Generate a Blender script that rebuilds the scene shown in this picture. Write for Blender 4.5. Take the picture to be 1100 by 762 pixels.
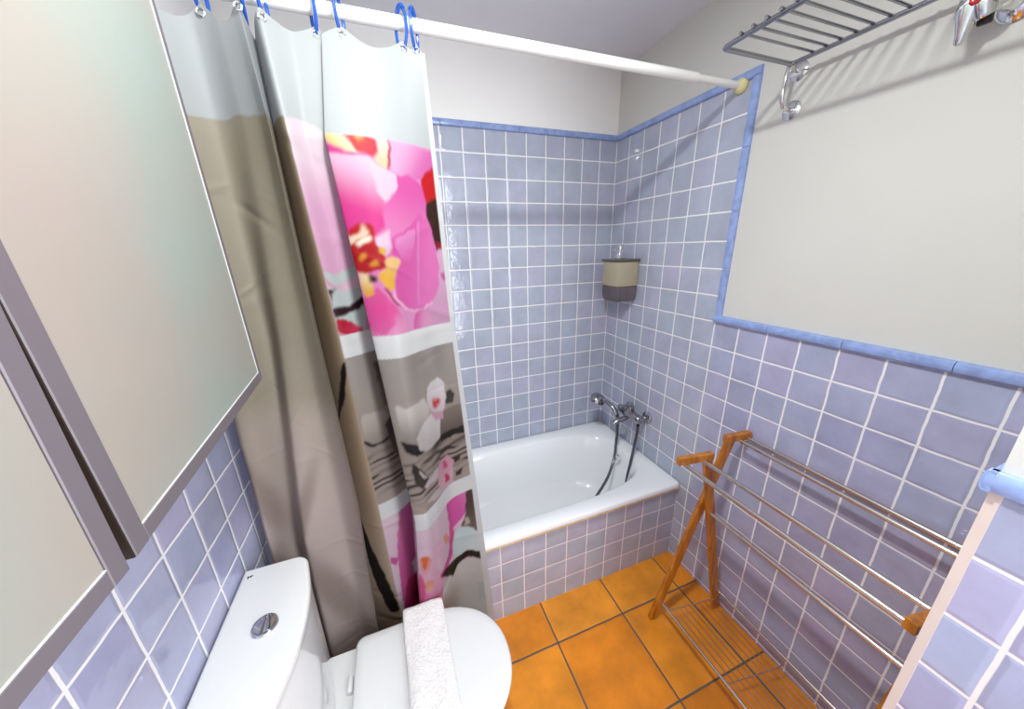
import bpy, bmesh, math, random
import numpy as np
from mathutils import Vector, Matrix

random.seed(7)
scene = bpy.context.scene
COL = scene.collection
for o in list(bpy.data.objects):
    bpy.data.objects.remove(o)
PI = math.pi

# ------------------------------------------------------------------ camera
cam_d = bpy.data.cameras.new('camera')
cam = bpy.data.objects.new('camera', cam_d)
COL.objects.link(cam)
cam_d.sensor_fit = 'HORIZONTAL'
cam_d.sensor_width = 36.0
cam_d.lens = 11.7532
cam_d.clip_start = 0.02
cam.location = (-1.25505, -1.73257, 1.60440)
cam.rotation_euler = (1.26164547, 0.02456469, -0.35280273)
scene.camera = cam

# ------------------------------------------------------------------ light
world = bpy.data.worlds.new('world'); scene.world = world
world.use_nodes = True
world.node_tree.nodes['Background'].inputs[0].default_value = (0.9, 0.95, 1.0, 1)
world.node_tree.nodes['Background'].inputs[1].default_value = 0.15

def area_light(name, loc, rot, size, size_y, power, color, shape='RECTANGLE'):
    d = bpy.data.lights.new(name, 'AREA')
    d.shape = shape; d.size = size; d.size_y = size_y
    d.energy = power; d.color = color
    o = bpy.data.objects.new(name, d); COL.objects.link(o)
    o.location = loc; o.rotation_euler = rot
    return o
area_light('ceiling_lamp_light', (-1.14, -1.265, 2.42), (0, 0, 0), 0.12, 0.12, 10.6, (0.95, 1.0, 0.97), 'DISK')
area_light('fill_light', (-0.62, -2.16, 1.45), (math.radians(90), 0, math.radians(56)), 0.55, 1.7, 16, (0.90, 0.97, 1.0))  # added soft fill from behind the camera, no doorway is known there

scene.view_settings.view_transform = 'Standard'
scene.view_settings.look = 'None'
scene.view_settings.exposure = 1.09
scene.view_settings.gamma = 1.0
scene.view_settings.use_curve_mapping = False

# ------------------------------------------------------------------ node helpers
def s2l(c):
    return c / 12.92 if c <= 0.04045 else ((c + 0.055) / 1.055) ** 2.4
def hexl(h):
    return tuple(s2l(int(h[i:i + 2], 16) / 255) for i in (0, 2, 4)) + (1,)

class NT:
    def __init__(self, name):
        self.m = bpy.data.materials.new(name); self.m.use_nodes = True
        self.t = self.m.node_tree; self.n = self.t.nodes; self.l = self.t.links
        self.bsdf = self.n['Principled BSDF']; self.out = self.n['Material Output']
    def add(self, typ, **kw):
        n = self.n.new(typ)
        for k, v in kw.items(): setattr(n, k, v)
        return n
    def put(self, sock, v):
        if hasattr(v, 'is_output') or isinstance(v, bpy.types.NodeSocket): self.l.new(v, sock)
        else: sock.default_value = v
    def math(self, op, a, b=None, c=None, clamp=False):
        n = self.add('ShaderNodeMath', operation=op, use_clamp=clamp)
        self.put(n.inputs[0], a)
        if b is not None: self.put(n.inputs[1], b)
        if c is not None: self.put(n.inputs[2], c)
        return n.outputs[0]
    def mix(self, f, a, b, blend='MIX'):
        n = self.add('ShaderNodeMix', data_type='RGBA', blend_type=blend)
        self.put(n.inputs['Factor'], f)
        self.put(n.inputs[6], a); self.put(n.inputs[7], b)
        return n.outputs[2]
    def noise(self, vec, scale, detail=2.0, rough=0.5):
        n = self.add('ShaderNodeTexNoise')
        if vec is not None: self.l.new(vec, n.inputs['Vector'])
        n.inputs['Scale'].default_value = scale; n.inputs['Detail'].default_value = detail
        n.inputs['Roughness'].default_value = rough
        return n
    def ramp(self, f, stops):
        n = self.add('ShaderNodeValToRGB'); self.l.new(f, n.inputs[0])
        el = n.color_ramp.elements
        while len(el) < len(stops): el.new(0.5)
        for e, (p, c) in zip(el, stops): e.position = p; e.color = c
        return n.outputs[0]
    def bump(self, h, strength=0.3, dist=0.002, normal=None):
        n = self.add('ShaderNodeBump'); n.inputs['Strength'].default_value = strength
        n.inputs['Distance'].default_value = dist; self.l.new(h, n.inputs['Height'])
        if normal is not None: self.l.new(normal, n.inputs['Normal'])
        return n.outputs[0]
    def set(self, **kw):
        for k, v in kw.items(): self.put(self.bsdf.inputs[k.replace('_', ' ')], v)
        return self.m

def simple(name, col, rough=0.5, metal=0.0, noise=0.0, nscale=8.0, bump=0.0, bscale=60.0, spec=0.5, coat=0.0):
    t = NT(name)
    pos = t.add('ShaderNodeNewGeometry').outputs['Position']
    c = hexl(col)
    if noise > 0:
        nz = t.noise(pos, nscale, 3).outputs['Fac']
        lo = tuple(x * (1 - noise) for x in c[:3]) + (1,)
        hi = tuple(min(1, x * (1 + noise)) for x in c[:3]) + (1,)
        t.set(Base_Color=t.ramp(nz, [(0.3, lo), (0.7, hi)]))
    else:
        t.set(Base_Color=c)
    t.set(Roughness=rough, Metallic=metal, Specular_IOR_Level=spec, Coat_Weight=coat)
    if bump > 0:
        t.set(Normal=t.bump(t.noise(pos, bscale, 3).outputs['Fac'], bump, 0.002))
    return t.m

def tiles(name, axis, pitch, u0, v0, cols, grout, gw, rough=0.1, wob=0.0012, bump=0.35, stain=0.1, groutrough=0.75, wave=0.25, fine=0.0):
    """square glazed tiles; axis 'x' or 'y' is the horizontal direction ('f' = floor)"""
    t = NT(name)
    pos = t.add('ShaderNodeNewGeometry').outputs['Position']
    wn = t.noise(pos, 22, 2)
    sub = t.add('ShaderNodeVectorMath', operation='SUBTRACT'); t.l.new(wn.outputs['Color'], sub.inputs[0]); sub.inputs[1].default_value = (.5, .5, .5)
    mul = t.add('ShaderNodeVectorMath', operation='SCALE'); t.l.new(sub.outputs[0], mul.inputs[0]); mul.inputs['Scale'].default_value = wob * 4
    ad = t.add('ShaderNodeVectorMath', operation='ADD'); t.l.new(pos, ad.inputs[0]); t.l.new(mul.outputs[0], ad.inputs[1])
    sp = t.add('ShaderNodeSeparateXYZ'); t.l.new(ad.outputs[0], sp.inputs[0])
    U = sp.outputs[0] if axis in 'xf' else sp.outputs[1]
    V = sp.outputs[1] if axis == 'f' else sp.outputs[2]
    u = t.math('DIVIDE', t.math('SUBTRACT', U, u0), pitch)
    v = t.math('DIVIDE', t.math('SUBTRACT', V, v0), pitch)
    def edge(x):
        fr = t.math('FRACT', x)
        return t.math('MINIMUM', fr, t.math('SUBTRACT', 1.0, fr))
    d = t.math('MULTIPLY', t.math('MINIMUM', edge(u), edge(v)), pitch)
    mr = t.add('ShaderNodeMapRange', interpolation_type='SMOOTHSTEP'); t.l.new(d, mr.inputs[0])
    mr.inputs[1].default_value = gw * 0.5 - 0.0005; mr.inputs[2].default_value = gw * 0.5 + 0.0007
    mask = mr.outputs[0]
    mr2 = t.add('ShaderNodeMapRange', interpolation_type='SMOOTHSTEP'); t.l.new(d, mr2.inputs[0])
    mr2.inputs[1].default_value = gw * 0.5 - 0.001; mr2.inputs[2].default_value = gw * 0.5 + 0.007
    cb = t.add('ShaderNodeCombineXYZ'); t.l.new(t.math('FLOOR', u), cb.inputs[0]); t.l.new(t.math('FLOOR', v), cb.inputs[1])
    w = t.add('ShaderNodeTexWhiteNoise', noise_dimensions='3D'); t.l.new(cb.outputs[0], w.inputs['Vector'])
    n = len(cols)
    base = t.ramp(w.outputs['Value'], [(i / max(1, n - 1), hexl(c)) for i, c in enumerate(cols)])
    nz = t.noise(pos, 9 if axis != 'f' else 7, 4, 0.6).outputs['Fac']
    dk = t.ramp(nz, [(0.3, (1 - stain, 1 - stain, 1 - stain, 1)), (0.7, (1 + stain, 1 + stain, 1 + stain, 1))])
    base = t.mix(1.0, base, dk, 'MULTIPLY')
    colr = t.mix(mask, hexl(grout), base)
    h = t.math('ADD', mr2.outputs[0], t.math('MULTIPLY', t.noise(pos, 26, 2).outputs['Fac'], wave))
    if fine: h = t.math('ADD', h, t.math('MULTIPLY', t.noise(pos, 50, 1).outputs['Fac'], fine))
    h = t.math('ADD', h, t.math('MULTIPLY', w.outputs['Value'], 0.0))
    t.set(Base_Color=colr, Roughness=t.math('ADD', t.math('MULTIPLY', mask, rough - groutrough), groutrough),
          Normal=t.bump(h, bump, 0.003))
    return t.m

TP = 0.106; TV = 2.139 - 20 * TP
TILE = ['A6ACBF', 'AFB3C6', 'A9B2C2', 'B2B1C8', 'A7AEBD']
M = {}
LAV_LIGHTING = ['A2A3C2', 'ABADC8', 'A5ABC5', 'B0ACCA', 'A3A6BF']  # same blue tile, its lighting difference painted in as a lavender tint
M['tile_lav_lighting'] = tiles('lighting_tint_wall_tile_side', 'y', TP, 0, TV, LAV_LIGHTING, 'EFECEC', 0.0052, rough=0.055, wob=0.0011, wave=0.35, fine=0.3)
M['tile_y'] = tiles('blue_wall_tile_side', 'y', TP, 0, TV, TILE, 'EFECEC', 0.0052, rough=0.055, wob=0.0011, wave=0.35, fine=0.42)
M['tile_x'] = tiles('blue_wall_tile_end', 'x', TP, 0, TV, TILE, 'EFECEC', 0.0052, rough=0.055, wob=0.0011, wave=0.35, fine=0.42)
M['floor'] = tiles('terracotta_floor_tile', 'f', 0.33051, -0.76976, -0.86646,
                   ['E08C22', 'D67E1A', 'E4942A', 'DC8626', 'D07812'], '5E5248', 0.007, rough=0.32, wob=0.0008, bump=0.25, stain=0.22, groutrough=0.9, wave=0.15)
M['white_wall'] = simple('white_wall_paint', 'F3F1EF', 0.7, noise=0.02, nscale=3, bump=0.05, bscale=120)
M['cream_wall'] = simple('cream_wall_paint', 'D0CEC8', 0.7, noise=0.02, nscale=3, bump=0.05, bscale=120)  # creamy tone, also darkened to hold down the lamp's brightness
M['ceiling'] = simple('ceiling_paint', 'E4E4EA', 0.8, noise=0.02)
M['trim'] = simple('blue_glazed_edge_tile', '8FA3D4', 0.12, noise=0.15, nscale=40, bump=0.15, bscale=40)
M['white_ceramic'] = simple('white_ceramic', 'D6D5D6', 0.08, coat=0.4)
M['enamel'] = simple('white_tub_enamel', 'F0F0F3', 0.12, coat=0.3)
M['caulk'] = simple('cream_sealant', 'DCCBA6', 0.6, noise=0.15, nscale=30)
M['plastic'] = simple('white_plastic', 'D6D5D6', 0.2)
M['rod'] = simple('white_lacquered_rod', 'F4F3EF', 0.25)
M['cream'] = simple('cream_plastic', 'EADDA0', 0.4)
M['chrome'] = simple('chrome', 'E2E2E2', 0.07, 1.0)
M['chrome_dark'] = simple('darkened_chrome', 'A4A4A8', 0.12, 1.0)  # chrome darkened in colour to stand in for dark reflections
M['wire'] = simple('dark_chrome_wire', '9EA0A6', 0.15, 1.0)
M['hose'] = simple('ribbed_steel_hose', '66686C', 0.22, 1.0)
M['steel_bar'] = simple('polished_steel_bar', 'D8D2CA', 0.16, 1.0)
M['dark'] = simple('dark_rubber', '1C1B1C', 0.5)
M['red'] = simple('red_enamel_dot', 'C81414', 0.2)
M['blue_ring'] = simple('blue_plastic_ring', '15469C', 0.25)
M['alu'] = simple('brushed_aluminium_frame', '6F676D', 0.45, 0.25)
M['alu_edge'] = simple('bright_glass_seal', 'C4C4C6', 0.3)
M['cab'] = simple('grey_cabinet_board', '8B8288', 0.5)
M['cab_in'] = simple('cabinet_inner_board', 'D8CFC4', 0.5)
M['dark_strip'] = simple('dark_brown_strip', '2A1C12', 0.6)  # dark strip standing for the cabinet door's dark side face
M['logo'] = simple('black_print', '202020', 0.4)

def wood():
    t = NT('orange_varnished_wood')
    co = t.add('ShaderNodeTexCoord').outputs['Object']
    mp = t.add('ShaderNodeMapping'); t.l.new(co, mp.inputs[0]); mp.inputs['Scale'].default_value = (60, 60, 6)
    nz = t.noise(mp.outputs[0], 1.0, 4, 0.6).outputs['Fac']
    t.set(Base_Color=t.ramp(nz, [(0.3, hexl('8A4A0C')), (0.55, hexl('BE7418')), (0.75, hexl('D68E2C'))]), Roughness=0.3, Coat_Weight=0.3)
    return t.m
M['wood'] = wood()

def frosted():
    t = NT('frosted_glass')
    pos = t.add('ShaderNodeNewGeometry').outputs['Position']
    nz = t.noise(pos, 2.4, 2).outputs['Fac']
    t.set(Base_Color=t.ramp(nz, [(0.35, hexl('A3AEA8')), (0.65, hexl('B0A69D'))]), Roughness=0.32, Transmission_Weight=0.35, IOR=1.45, Specular_IOR_Level=0.6)
    return t.m
M['frost'] = frosted()

def smoke(name, col, rough, trans):
    t = NT(name)
    t.set(Base_Color=hexl(col), Roughness=rough, Transmission_Weight=trans, IOR=1.4)
    return t.m
M['soap'] = smoke('beige_liquid_soap_chamber', 'CFC5A8', 0.25, 0.35)
M['smoke'] = smoke('smoked_clear_plastic', '8C8286', 0.1, 0.6)
M['lidgrey'] = simple('smoked_lid', '5B554F', 0.3)

def towel_mat():
    t = NT('white_terry_cloth')
    pos = t.add('ShaderNodeNewGeometry').outputs['Position']
    n1 = t.noise(pos, 170, 2).outputs['Fac']; n2 = t.noise(pos, 45, 3).outputs['Fac']
    t.set(Base_Color=t.ramp(n1, [(0.3, hexl('D2CCCC')), (0.7, hexl('E3DFDF'))]), Roughness=0.95, Sheen_Weight=0.3,
          Normal=t.bump(t.math('ADD', n1, n2), 0.7, 0.004))
    return t.m
M['towel'] = towel_mat()

def curtain_mat():
    t = NT('printed_curtain_fabric')
    a = t.add('ShaderNodeAttribute'); a.attribute_name = 'print'
    t.set(Base_Color=a.outputs['Color'], Roughness=0.55, Specular_IOR_Level=0.3)
    tr = t.add('ShaderNodeBsdfTranslucent'); t.l.new(a.outputs['Color'], tr.inputs[0])
    mx = t.add('ShaderNodeMixShader'); mx.inputs[0].default_value = 0.35
    t.l.new(t.bsdf.outputs[0], mx.inputs[1]); t.l.new(tr.outputs[0], mx.inputs[2]); t.l.new(mx.outputs[0], t.out.inputs[0])
    return t.m
M['curtain'] = curtain_mat()

# ------------------------------------------------------------------ mesh helpers
def frame_of(d):
    d = Vector(d).normalized()
    a = Vector((0, 0, 1)) if abs(d.z) < 0.9 else Vector((1, 0, 0))
    x = d.cross(a).normalized(); y = d.cross(x).normalized()
    return x, y

def add_box(bm, lo, hi, mat=None, bevel=0.0, seg=2, mi=0):
    c = [(lo[i] + hi[i]) / 2 for i in range(3)]; s = [abs(hi[i] - lo[i]) for i in range(3)]
    T = Matrix.Translation(c) @ Matrix.Diagonal((s[0], s[1], s[2], 1))
    if mat is not None: T = mat @ T
    tmp = bmesh.new()
    bmesh.ops.create_cube(tmp, size=1, matrix=Matrix.Diagonal((s[0], s[1], s[2], 1)))
    if bevel > 0:
        bmesh.ops.bevel(tmp, geom=tmp.edges[:], offset=bevel, segments=seg, affect='EDGES', profile=0.5)
    X = Matrix.Translation(c)
    if mat is not None: X = mat @ X
    merge(bm, tmp, X, mi)

def merge(bm, tmp, X=None, mi=0):
    mp = {}
    for v in tmp.verts: mp[v] = bm.verts.new((X @ v.co) if X is not None else v.co)
    for f in tmp.faces:
        nf = bm.faces.new([mp[v] for v in f.verts]); nf.material_index = mi; nf.smooth = f.smooth
    tmp.free()

def ring_loft(bm, rings, cap0=True, cap1=True, smooth=True, closed=True):
    vr = [[bm.verts.new(p) for p in r] for r in rings]
    n = len(vr[0])
    for a, b in zip(vr, vr[1:]):
        for i in range(n if closed else n - 1):
            f = bm.faces.new((a[i], a[(i + 1) % n], b[(i + 1) % n], b[i])); f.smooth = smooth
    if cap0: bm.faces.new(vr[0][::-1])
    if cap1: bm.faces.new(vr[-1])
    return vr

def add_tube(bm, pts, r, n=10, closed=False, radii=None, ribs=0.0):
    P = [Vector(p) for p in pts]
    rings = []; x = None
    N = len(P)
    for i, p in enumerate(P):
        if closed: d = P[(i + 1) % N] - P[i - 1]
        else: d = P[min(i + 1, N - 1)] - P[max(i - 1, 0)]
        d.normalize()
        if x is None: x, y = frame_of(d)
        else:
            x = (x - d * x.dot(d)).normalized(); y = d.cross(x).normalized()
        rr = radii[i] if radii else r
        if ribs and i % 2: rr *= (1 - ribs)
        rings.append([p + x * (rr * math.cos(2 * PI * k / n)) + y * (rr * math.sin(2 * PI * k / n)) for k in range(n)])
    if closed:
        rings.append(rings[0])
        vr = [[bm.verts.new(q) for q in rg] for rg in rings[:-1]]
        for i in range(N):
            a = vr[i]; b = vr[(i + 1) % N]
            # align seam for closed loops
            off = 0
            if i == N - 1:
                off = min(range(n), key=lambda o: (a[0].co - b[o].co).length)
            for k in range(n):
                f = bm.faces.new((a[k], a[(k + 1) % n], b[(k + 1 + off) % n], b[(k + off) % n])); f.smooth = True
    else:
        ring_loft(bm, rings)

def add_lathe(bm, prof, loc, axis=(0, 0, 1), n=28):
    """prof: (radius, height) list along axis"""
    ax = Vector(axis).normalized(); x, y = frame_of(ax); L = Vector(loc)
    rings = [[L + ax * h + x * (r * math.cos(2 * PI * k / n)) + y * (r * math.sin(2 * PI * k / n)) for k in range(n)] for r, h in prof]
    ring_loft(bm, rings)

def smooth_path(pts, sub=8):
    P = [Vector(p) for p in pts]; out = []
    for i in range(len(P) - 1):
        p0 = P[max(i - 1, 0)]; p1 = P[i]; p2 = P[i + 1]; p3 = P[min(i + 2, len(P) - 1)]
        for k in range(sub):
            t = k / sub
            out.append(0.5 * ((2 * p1) + (p2 - p0) * t + (2 * p0 - 5 * p1 + 4 * p2 - p3) * t * t + (3 * p1 - p0 - 3 * p2 + p3) * t ** 3))
    out.append(P[-1]); return out

def add_prism(bm, poly, z0, z1, bevel=0.0, seg=3):
    """vertical prism from an xy outline"""
    tmp = bmesh.new()
    vs = [tmp.verts.new((x, y, z0)) for x, y in poly]
    f = tmp.faces.new(vs)
    r = bmesh.ops.extrude_face_region(tmp, geom=[f])
    for v in r['geom']:
        if isinstance(v, bmesh.types.BMVert): v.co.z = z1
    bmesh.ops.recalc_face_normals(tmp, faces=tmp.faces)
    if bevel > 0:
        e = [e for e in tmp.edges if abs(e.verts[0].co.z - e.verts[1].co.z) < 1e-6]
        bmesh.ops.bevel(tmp, geom=e, offset=bevel, segments=seg, affect='EDGES', profile=0.5)
    for f in tmp.faces: f.smooth = True
    merge(bm, tmp)

def obj(name, bm, mat, parent=None, smooth=None, origin=None, angle=35):
    me = bpy.data.meshes.new(name)
    bmesh.ops.recalc_face_normals(bm, faces=bm.faces)
    if origin is not None:
        bmesh.ops.translate(bm, verts=bm.verts, vec=-Vector(origin))
    bm.to_mesh(me); bm.free()
    for m_ in (mat if isinstance(mat, (list, tuple)) else [mat]): me.materials.append(m_)
    if smooth is not False:
        for p in me.polygons: p.use_smooth = True
        me.set_sharp_from_angle(angle=math.radians(angle))
    o = bpy.data.objects.new(name, me); COL.objects.link(o)
    if origin is not None: o.location = origin
    if parent is not None:
        o.parent = parent
        if origin is None: o.location = -Vector(parent_world(parent))
        else: o.location = Vector(origin) - Vector(parent_world(parent))
    return o

def parent_world(p):
    v = Vector(p.location)
    while p.parent is not None:
        p = p.parent; v = v + p.location
    return v

def thing(name, label, cat, loc, group=None):
    o = bpy.data.objects.new(name, None); COL.objects.link(o)
    o.empty_display_size = 0.05
    o.location = loc; o['label'] = label; o['category'] = cat
    if group: o['group'] = group
    return o
def tag(o, label, cat, group=None):
    o['label'] = label; o['category'] = cat
    if group: o['group'] = group
    return o
def struct(name, bm, mat, smooth=False):
    o = obj(name, bm, mat, smooth=smooth); o['kind'] = 'structure'
    return o
def B(): return bmesh.new()

# ================================================================== SETTING
W = 1.7072; YN = -2.45; YP = -1.607; XP = -0.55; HC = 2.454; ZT = 2.139; ZW = 1.300
bm = B(); add_box(bm, (-W - .06, YN - .06, -.06), (.06, .06, 0)); struct('floor', bm, M['floor'])
bm = B(); add_box(bm, (-W - .06, YN - .06, HC), (.06, .06, HC + .06)); struct('ceiling', bm, M['ceiling'])
bm = B()
add_box(bm, (-W - .06, 0, 0), (.06, .06, ZT), mi=0); add_box(bm, (-W - .06, 0, ZT), (.06, .06, HC), mi=1)
struct('wall_back', bm, [M['tile_x'], M['white_wall']])
bm = B()
add_box(bm, (0, -.755, 0), (.06, 0, ZT), mi=0); add_box(bm, (0, -.755, ZT), (.06, 0, HC), mi=1)
add_box(bm, (0, YN - .06, 0), (.06, -.755, ZW), mi=0); add_box(bm, (0, YN - .06, ZW), (.06, -.755, HC), mi=1)
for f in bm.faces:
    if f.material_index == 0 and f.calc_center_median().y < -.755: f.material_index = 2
struct('wall_right', bm, [M['tile_y'], M['cream_wall'], M['tile_lav_lighting']])
bm = B()
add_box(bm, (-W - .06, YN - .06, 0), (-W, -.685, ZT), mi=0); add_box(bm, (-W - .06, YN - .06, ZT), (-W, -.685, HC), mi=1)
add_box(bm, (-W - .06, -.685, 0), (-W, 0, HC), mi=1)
struct('wall_left', bm, [M['tile_lav_lighting'], M['white_wall']])
bm = B(); add_box(bm, (-W, YN - .06, 0), (0, YN, HC)); struct('wall_near', bm, M['white_wall'])
M['tile_part'] = tiles('blue_partition_tile_side', 'y', TP, -1.669, TV, LAV_LIGHTING, 'EADFDC', 0.0052, wob=0.0005, wave=0.35, fine=0.3)
bm = B()
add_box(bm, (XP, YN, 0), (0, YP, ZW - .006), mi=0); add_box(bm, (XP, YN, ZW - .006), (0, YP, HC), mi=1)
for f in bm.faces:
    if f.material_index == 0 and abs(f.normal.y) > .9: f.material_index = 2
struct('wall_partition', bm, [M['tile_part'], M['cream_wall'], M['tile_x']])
M['apron'] = tiles('blue_bath_front_tile', 'x', TP, 0, 0.3163 - 3 * TP, TILE, 'E9E0E2', 0.0052, rough=0.16, wob=0.0013)
bm = B(); add_box(bm, (-W, -.686, 0), (0, -.640, .421)); struct('wall_bath_front', bm, M['apron'])

def strip(bm, a, b, out, up, h, d, step=0.2):
    """row of rounded edge tiles from a to b; out = direction off the wall, up = width direction"""
    a = Vector(a); b = Vector(b); L = (b - a).length; dr = (b - a) / L
    out = Vector(out); up = Vector(up); n = max(1, round(L / step)); g = 0.0008
    for i in range(n):
        p = a + dr * (L * i / n + g); q = a + dr * (L * (i + 1) / n - g)
        prof = [(0, 0), (.55, 0), (.85, .12), (1, .38), (1, .62), (.85, .88), (.55, 1), (0, 1)]
        ring_loft(bm, [[e + out * (o * d) + up * (u * h) for o, u in prof] for e in (p, q)])
bm = B(); strip(bm, (-W, 0, 2.133), (0, 0, 2.133), (0, -1, 0), (0, 0, 1), .027, .014); struct('trim_1', bm, M['trim'], True)
bm = B(); strip(bm, (0, -.014, 2.133), (0, -.770, 2.133), (-1, 0, 0), (0, 0, 1), .027, .014); struct('trim_2', bm, M['trim'], True)
bm = B(); strip(bm, (0, -.770, 1.292), (0, -.770, 2.133), (-1, 0, 0), (0, 1, 0), .028, .014); struct('trim_3', bm, M['trim'], True)
bm = B(); strip(bm, (0, -.742, 1.292), (0, YP, 1.292), (-1, 0, 0), (0, 0, 1), .029, .018); struct('trim_4', bm, M['trim'], True)
bm = B(); strip(bm, (XP, YP + .008, 1.288), (XP, YN, 1.288), (-1, 0, 0), (0, 0, 1), .030, .012)
strip(bm, (XP - .012, YP, 1.288), (0, YP, 1.288), (0, 1, 0), (0, 0, 1), .030, .010)
add_box(bm, (XP - .0115, YP - .002, 1.2885), (XP + .004, YP + .0095, 1.3172), None, .004, 3); struct('trim_5', bm, M['trim'], True)
bm = B(); strip(bm, (-W, -.690, .30), (-W, -.690, ZT), (1, 0, 0), (0, 1, 0), .026, .014); struct('trim_6', bm, M['trim'], True)
bm = B(); add_box(bm, (XP - .0012, YP - .010, 0), (XP + .01, YP + .0012, 1.288)); struct('trim_7', bm, simple('pinkish_corner_grout', 'D6C4BB', .8, noise=.05))

# ================================================================== BATHTUB
tub = thing('bathtub', 'white bathtub built in behind the blue tiled front', 'bathtub', (-.85, -.35, .12))
def sup(cx, cy, a, b, n, z, N=96):
    r = []
    for k in range(N):
        t = 2 * PI * (k + .5) / N; c, s = math.cos(t), math.sin(t)
        r.append((cx + a * math.copysign(abs(c) ** (2 / n), c), cy + b * math.copysign(abs(s) ** (2 / n), s), z))
    return r
bm = B()
ox, oy, oa, ob = -W / 2, -.353, W / 2 - .002, .349
rings = [sup(ox, oy, oa, ob, 60, .437), sup(ox, oy, oa, ob, 60, .454), sup(ox, oy, oa - .003, ob - .003, 60, .459), sup(ox, oy, oa - .008, ob - .008, 50, .461)]
ix, iy = -.845, -.352
for a, b, n, z in [(.772, .278, 4, .459), (.765, .270, 3.8, .453), (.757, .263, 3.6, .440), (.742, .250, 3.4, .39), (.715, .234, 3.2, .28), (.69, .22, 3, .19), (.65, .19, 2.8, .145), (.56, .14, 2.4, .125), (.3, .07, 2, .12)]:
    rings.append(sup(ix, iy, a, b, n, z))
ring_loft(bm, rings, cap0=False)
obj('basin', bm, M['enamel'], tub, angle=60)
bm = B(); add_box(bm, (-W + .002, -.6995, .4205), (-.004, -.687, .4375), bevel=.003); o = obj('sealant', bm, M['caulk'], tub); o['label'] = 'cream sealant line under the tub rim'
bm = B(); d = Vector((-1, 0, .12)).normalized()
add_lathe(bm, [(.0, 0), (.031, 0), (.033, .003), (.033, .007), (.028, .012), (.012, .013), (.011, .010), (.0, .010)], (-.107, -.338, .396), d, 28)
add_box(bm, (-.004, -.012, -.001), (.004, .012, .003), Matrix.Translation(Vector((-.107, -.338, .396)) + d * .014), .001)
o = obj('overflow', bm, M['chrome'], tub); o['label'] = 'round chrome overflow cover'

# ================================================================== MIXER TAP, HAND SHOWER
mz = .690
tap = thing('bath_mixer_tap', 'chrome wall mixer tap above the tap end of the bathtub', 'tap', (0, -.36, mz))
for y in (-.29, -.43):
    bm = B(); add_lathe(bm, [(0, -.001), (.033, -.001), (.034, .006), (.028, .013), (.016, .017), (.0145, .045), (.0, .045)], (-.001, y, mz), (-1, 0, 0)); obj('escutcheon', bm, M['chrome_dark'], tap)
bm = B()
add_lathe(bm, [(0, 0), (.020, 0), (.025, .006), (.027, .02), (.026, .05), (.030, .065), (.032, .085), (.030, .105), (.026, .12), (.027, .15), (.025, .164), (.020, .17), (0, .17)], (-.062, -.275, mz), (0, -1, 0))
obj('body', bm, M['chrome_dark'], tap)
bm = B(); add_tube(bm, smooth_path([(-.070, -.36, mz - .012), (-.10, -.358, mz - .022), (-.135, -.352, mz - .030), (-.158, -.348, mz - .045)], 6), .014, 14, radii=None); obj('spout', bm, M['chrome_dark'], tap)
bm = B()
add_lathe(bm, [(0, 0), (.021, 0), (.022, .02), (.019, .034), (0, .037)], (-.062, -.36, mz + .02), (0, 0, 1))
add_tube(bm, smooth_path([(-.066, -.36, mz + .046), (-.095, -.362, mz + .058), (-.135, -.366, mz + .066)], 6), .008, 12, radii=[.011 - .0003 * i for i in range(13)])
obj('lever', bm, M['chrome_dark'], tap)
bm = B(); add_tube(bm, smooth_path([(-.07, -.31, mz + .015), (-.085, -.308, mz + .035), (-.103, -.306, mz + .030)], 5), .009, 12); obj('cradle', bm, M['chrome_dark'], tap)
hs = thing('hand_shower', 'chrome hand shower on the mixer tap with its dark ribbed hose hanging into the tub', 'hand shower', (-.106, -.308, .62))
bm = B()
hp = smooth_path([(-.107, -.312, .628), (-.110, -.305, .665), (-.118, -.285, .700), (-.130, -.250, .722), (-.142, -.215, .730)], 6)
add_tube(bm, hp, .013, 14, radii=[.011 + .005 * math.sin(PI * min(1, i / 20)) for i in range(len(hp))])
obj('handle', bm, M['chrome_dark'], hs)
bm = B(); ad = Vector((.15, -.55, 1)).normalized()
add_lathe(bm, [(0, .024), (.018, .021), (.040, .008), (.047, -.006), (.045, -.018), (.038, -.020), (.037, -.017), (0, -.017)], (-.150, -.178, .726), ad); obj('head', bm, M['chrome_dark'], hs)
bm = B()
hose = smooth_path([(-.106, -.313, .628), (-.110, -.322, .55), (-.122, -.335, .48), (-.150, -.362, .415), (-.225, -.412, .345), (-.340, -.465, .275), (-.42, -.515, .225), (-.36, -.545, .20), (-.24, -.53, .21), (-.165, -.490, .27), (-.125, -.458, .36), (-.092, -.443, .48), (-.066, -.432, .60), (-.060, -.430, .668)], 22)
add_tube(bm, hose, .0092, 10, ribs=.3); o = obj('hose', bm, M['hose'], hs, angle=80); o['label'] = 'ribbed steel hose'

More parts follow.
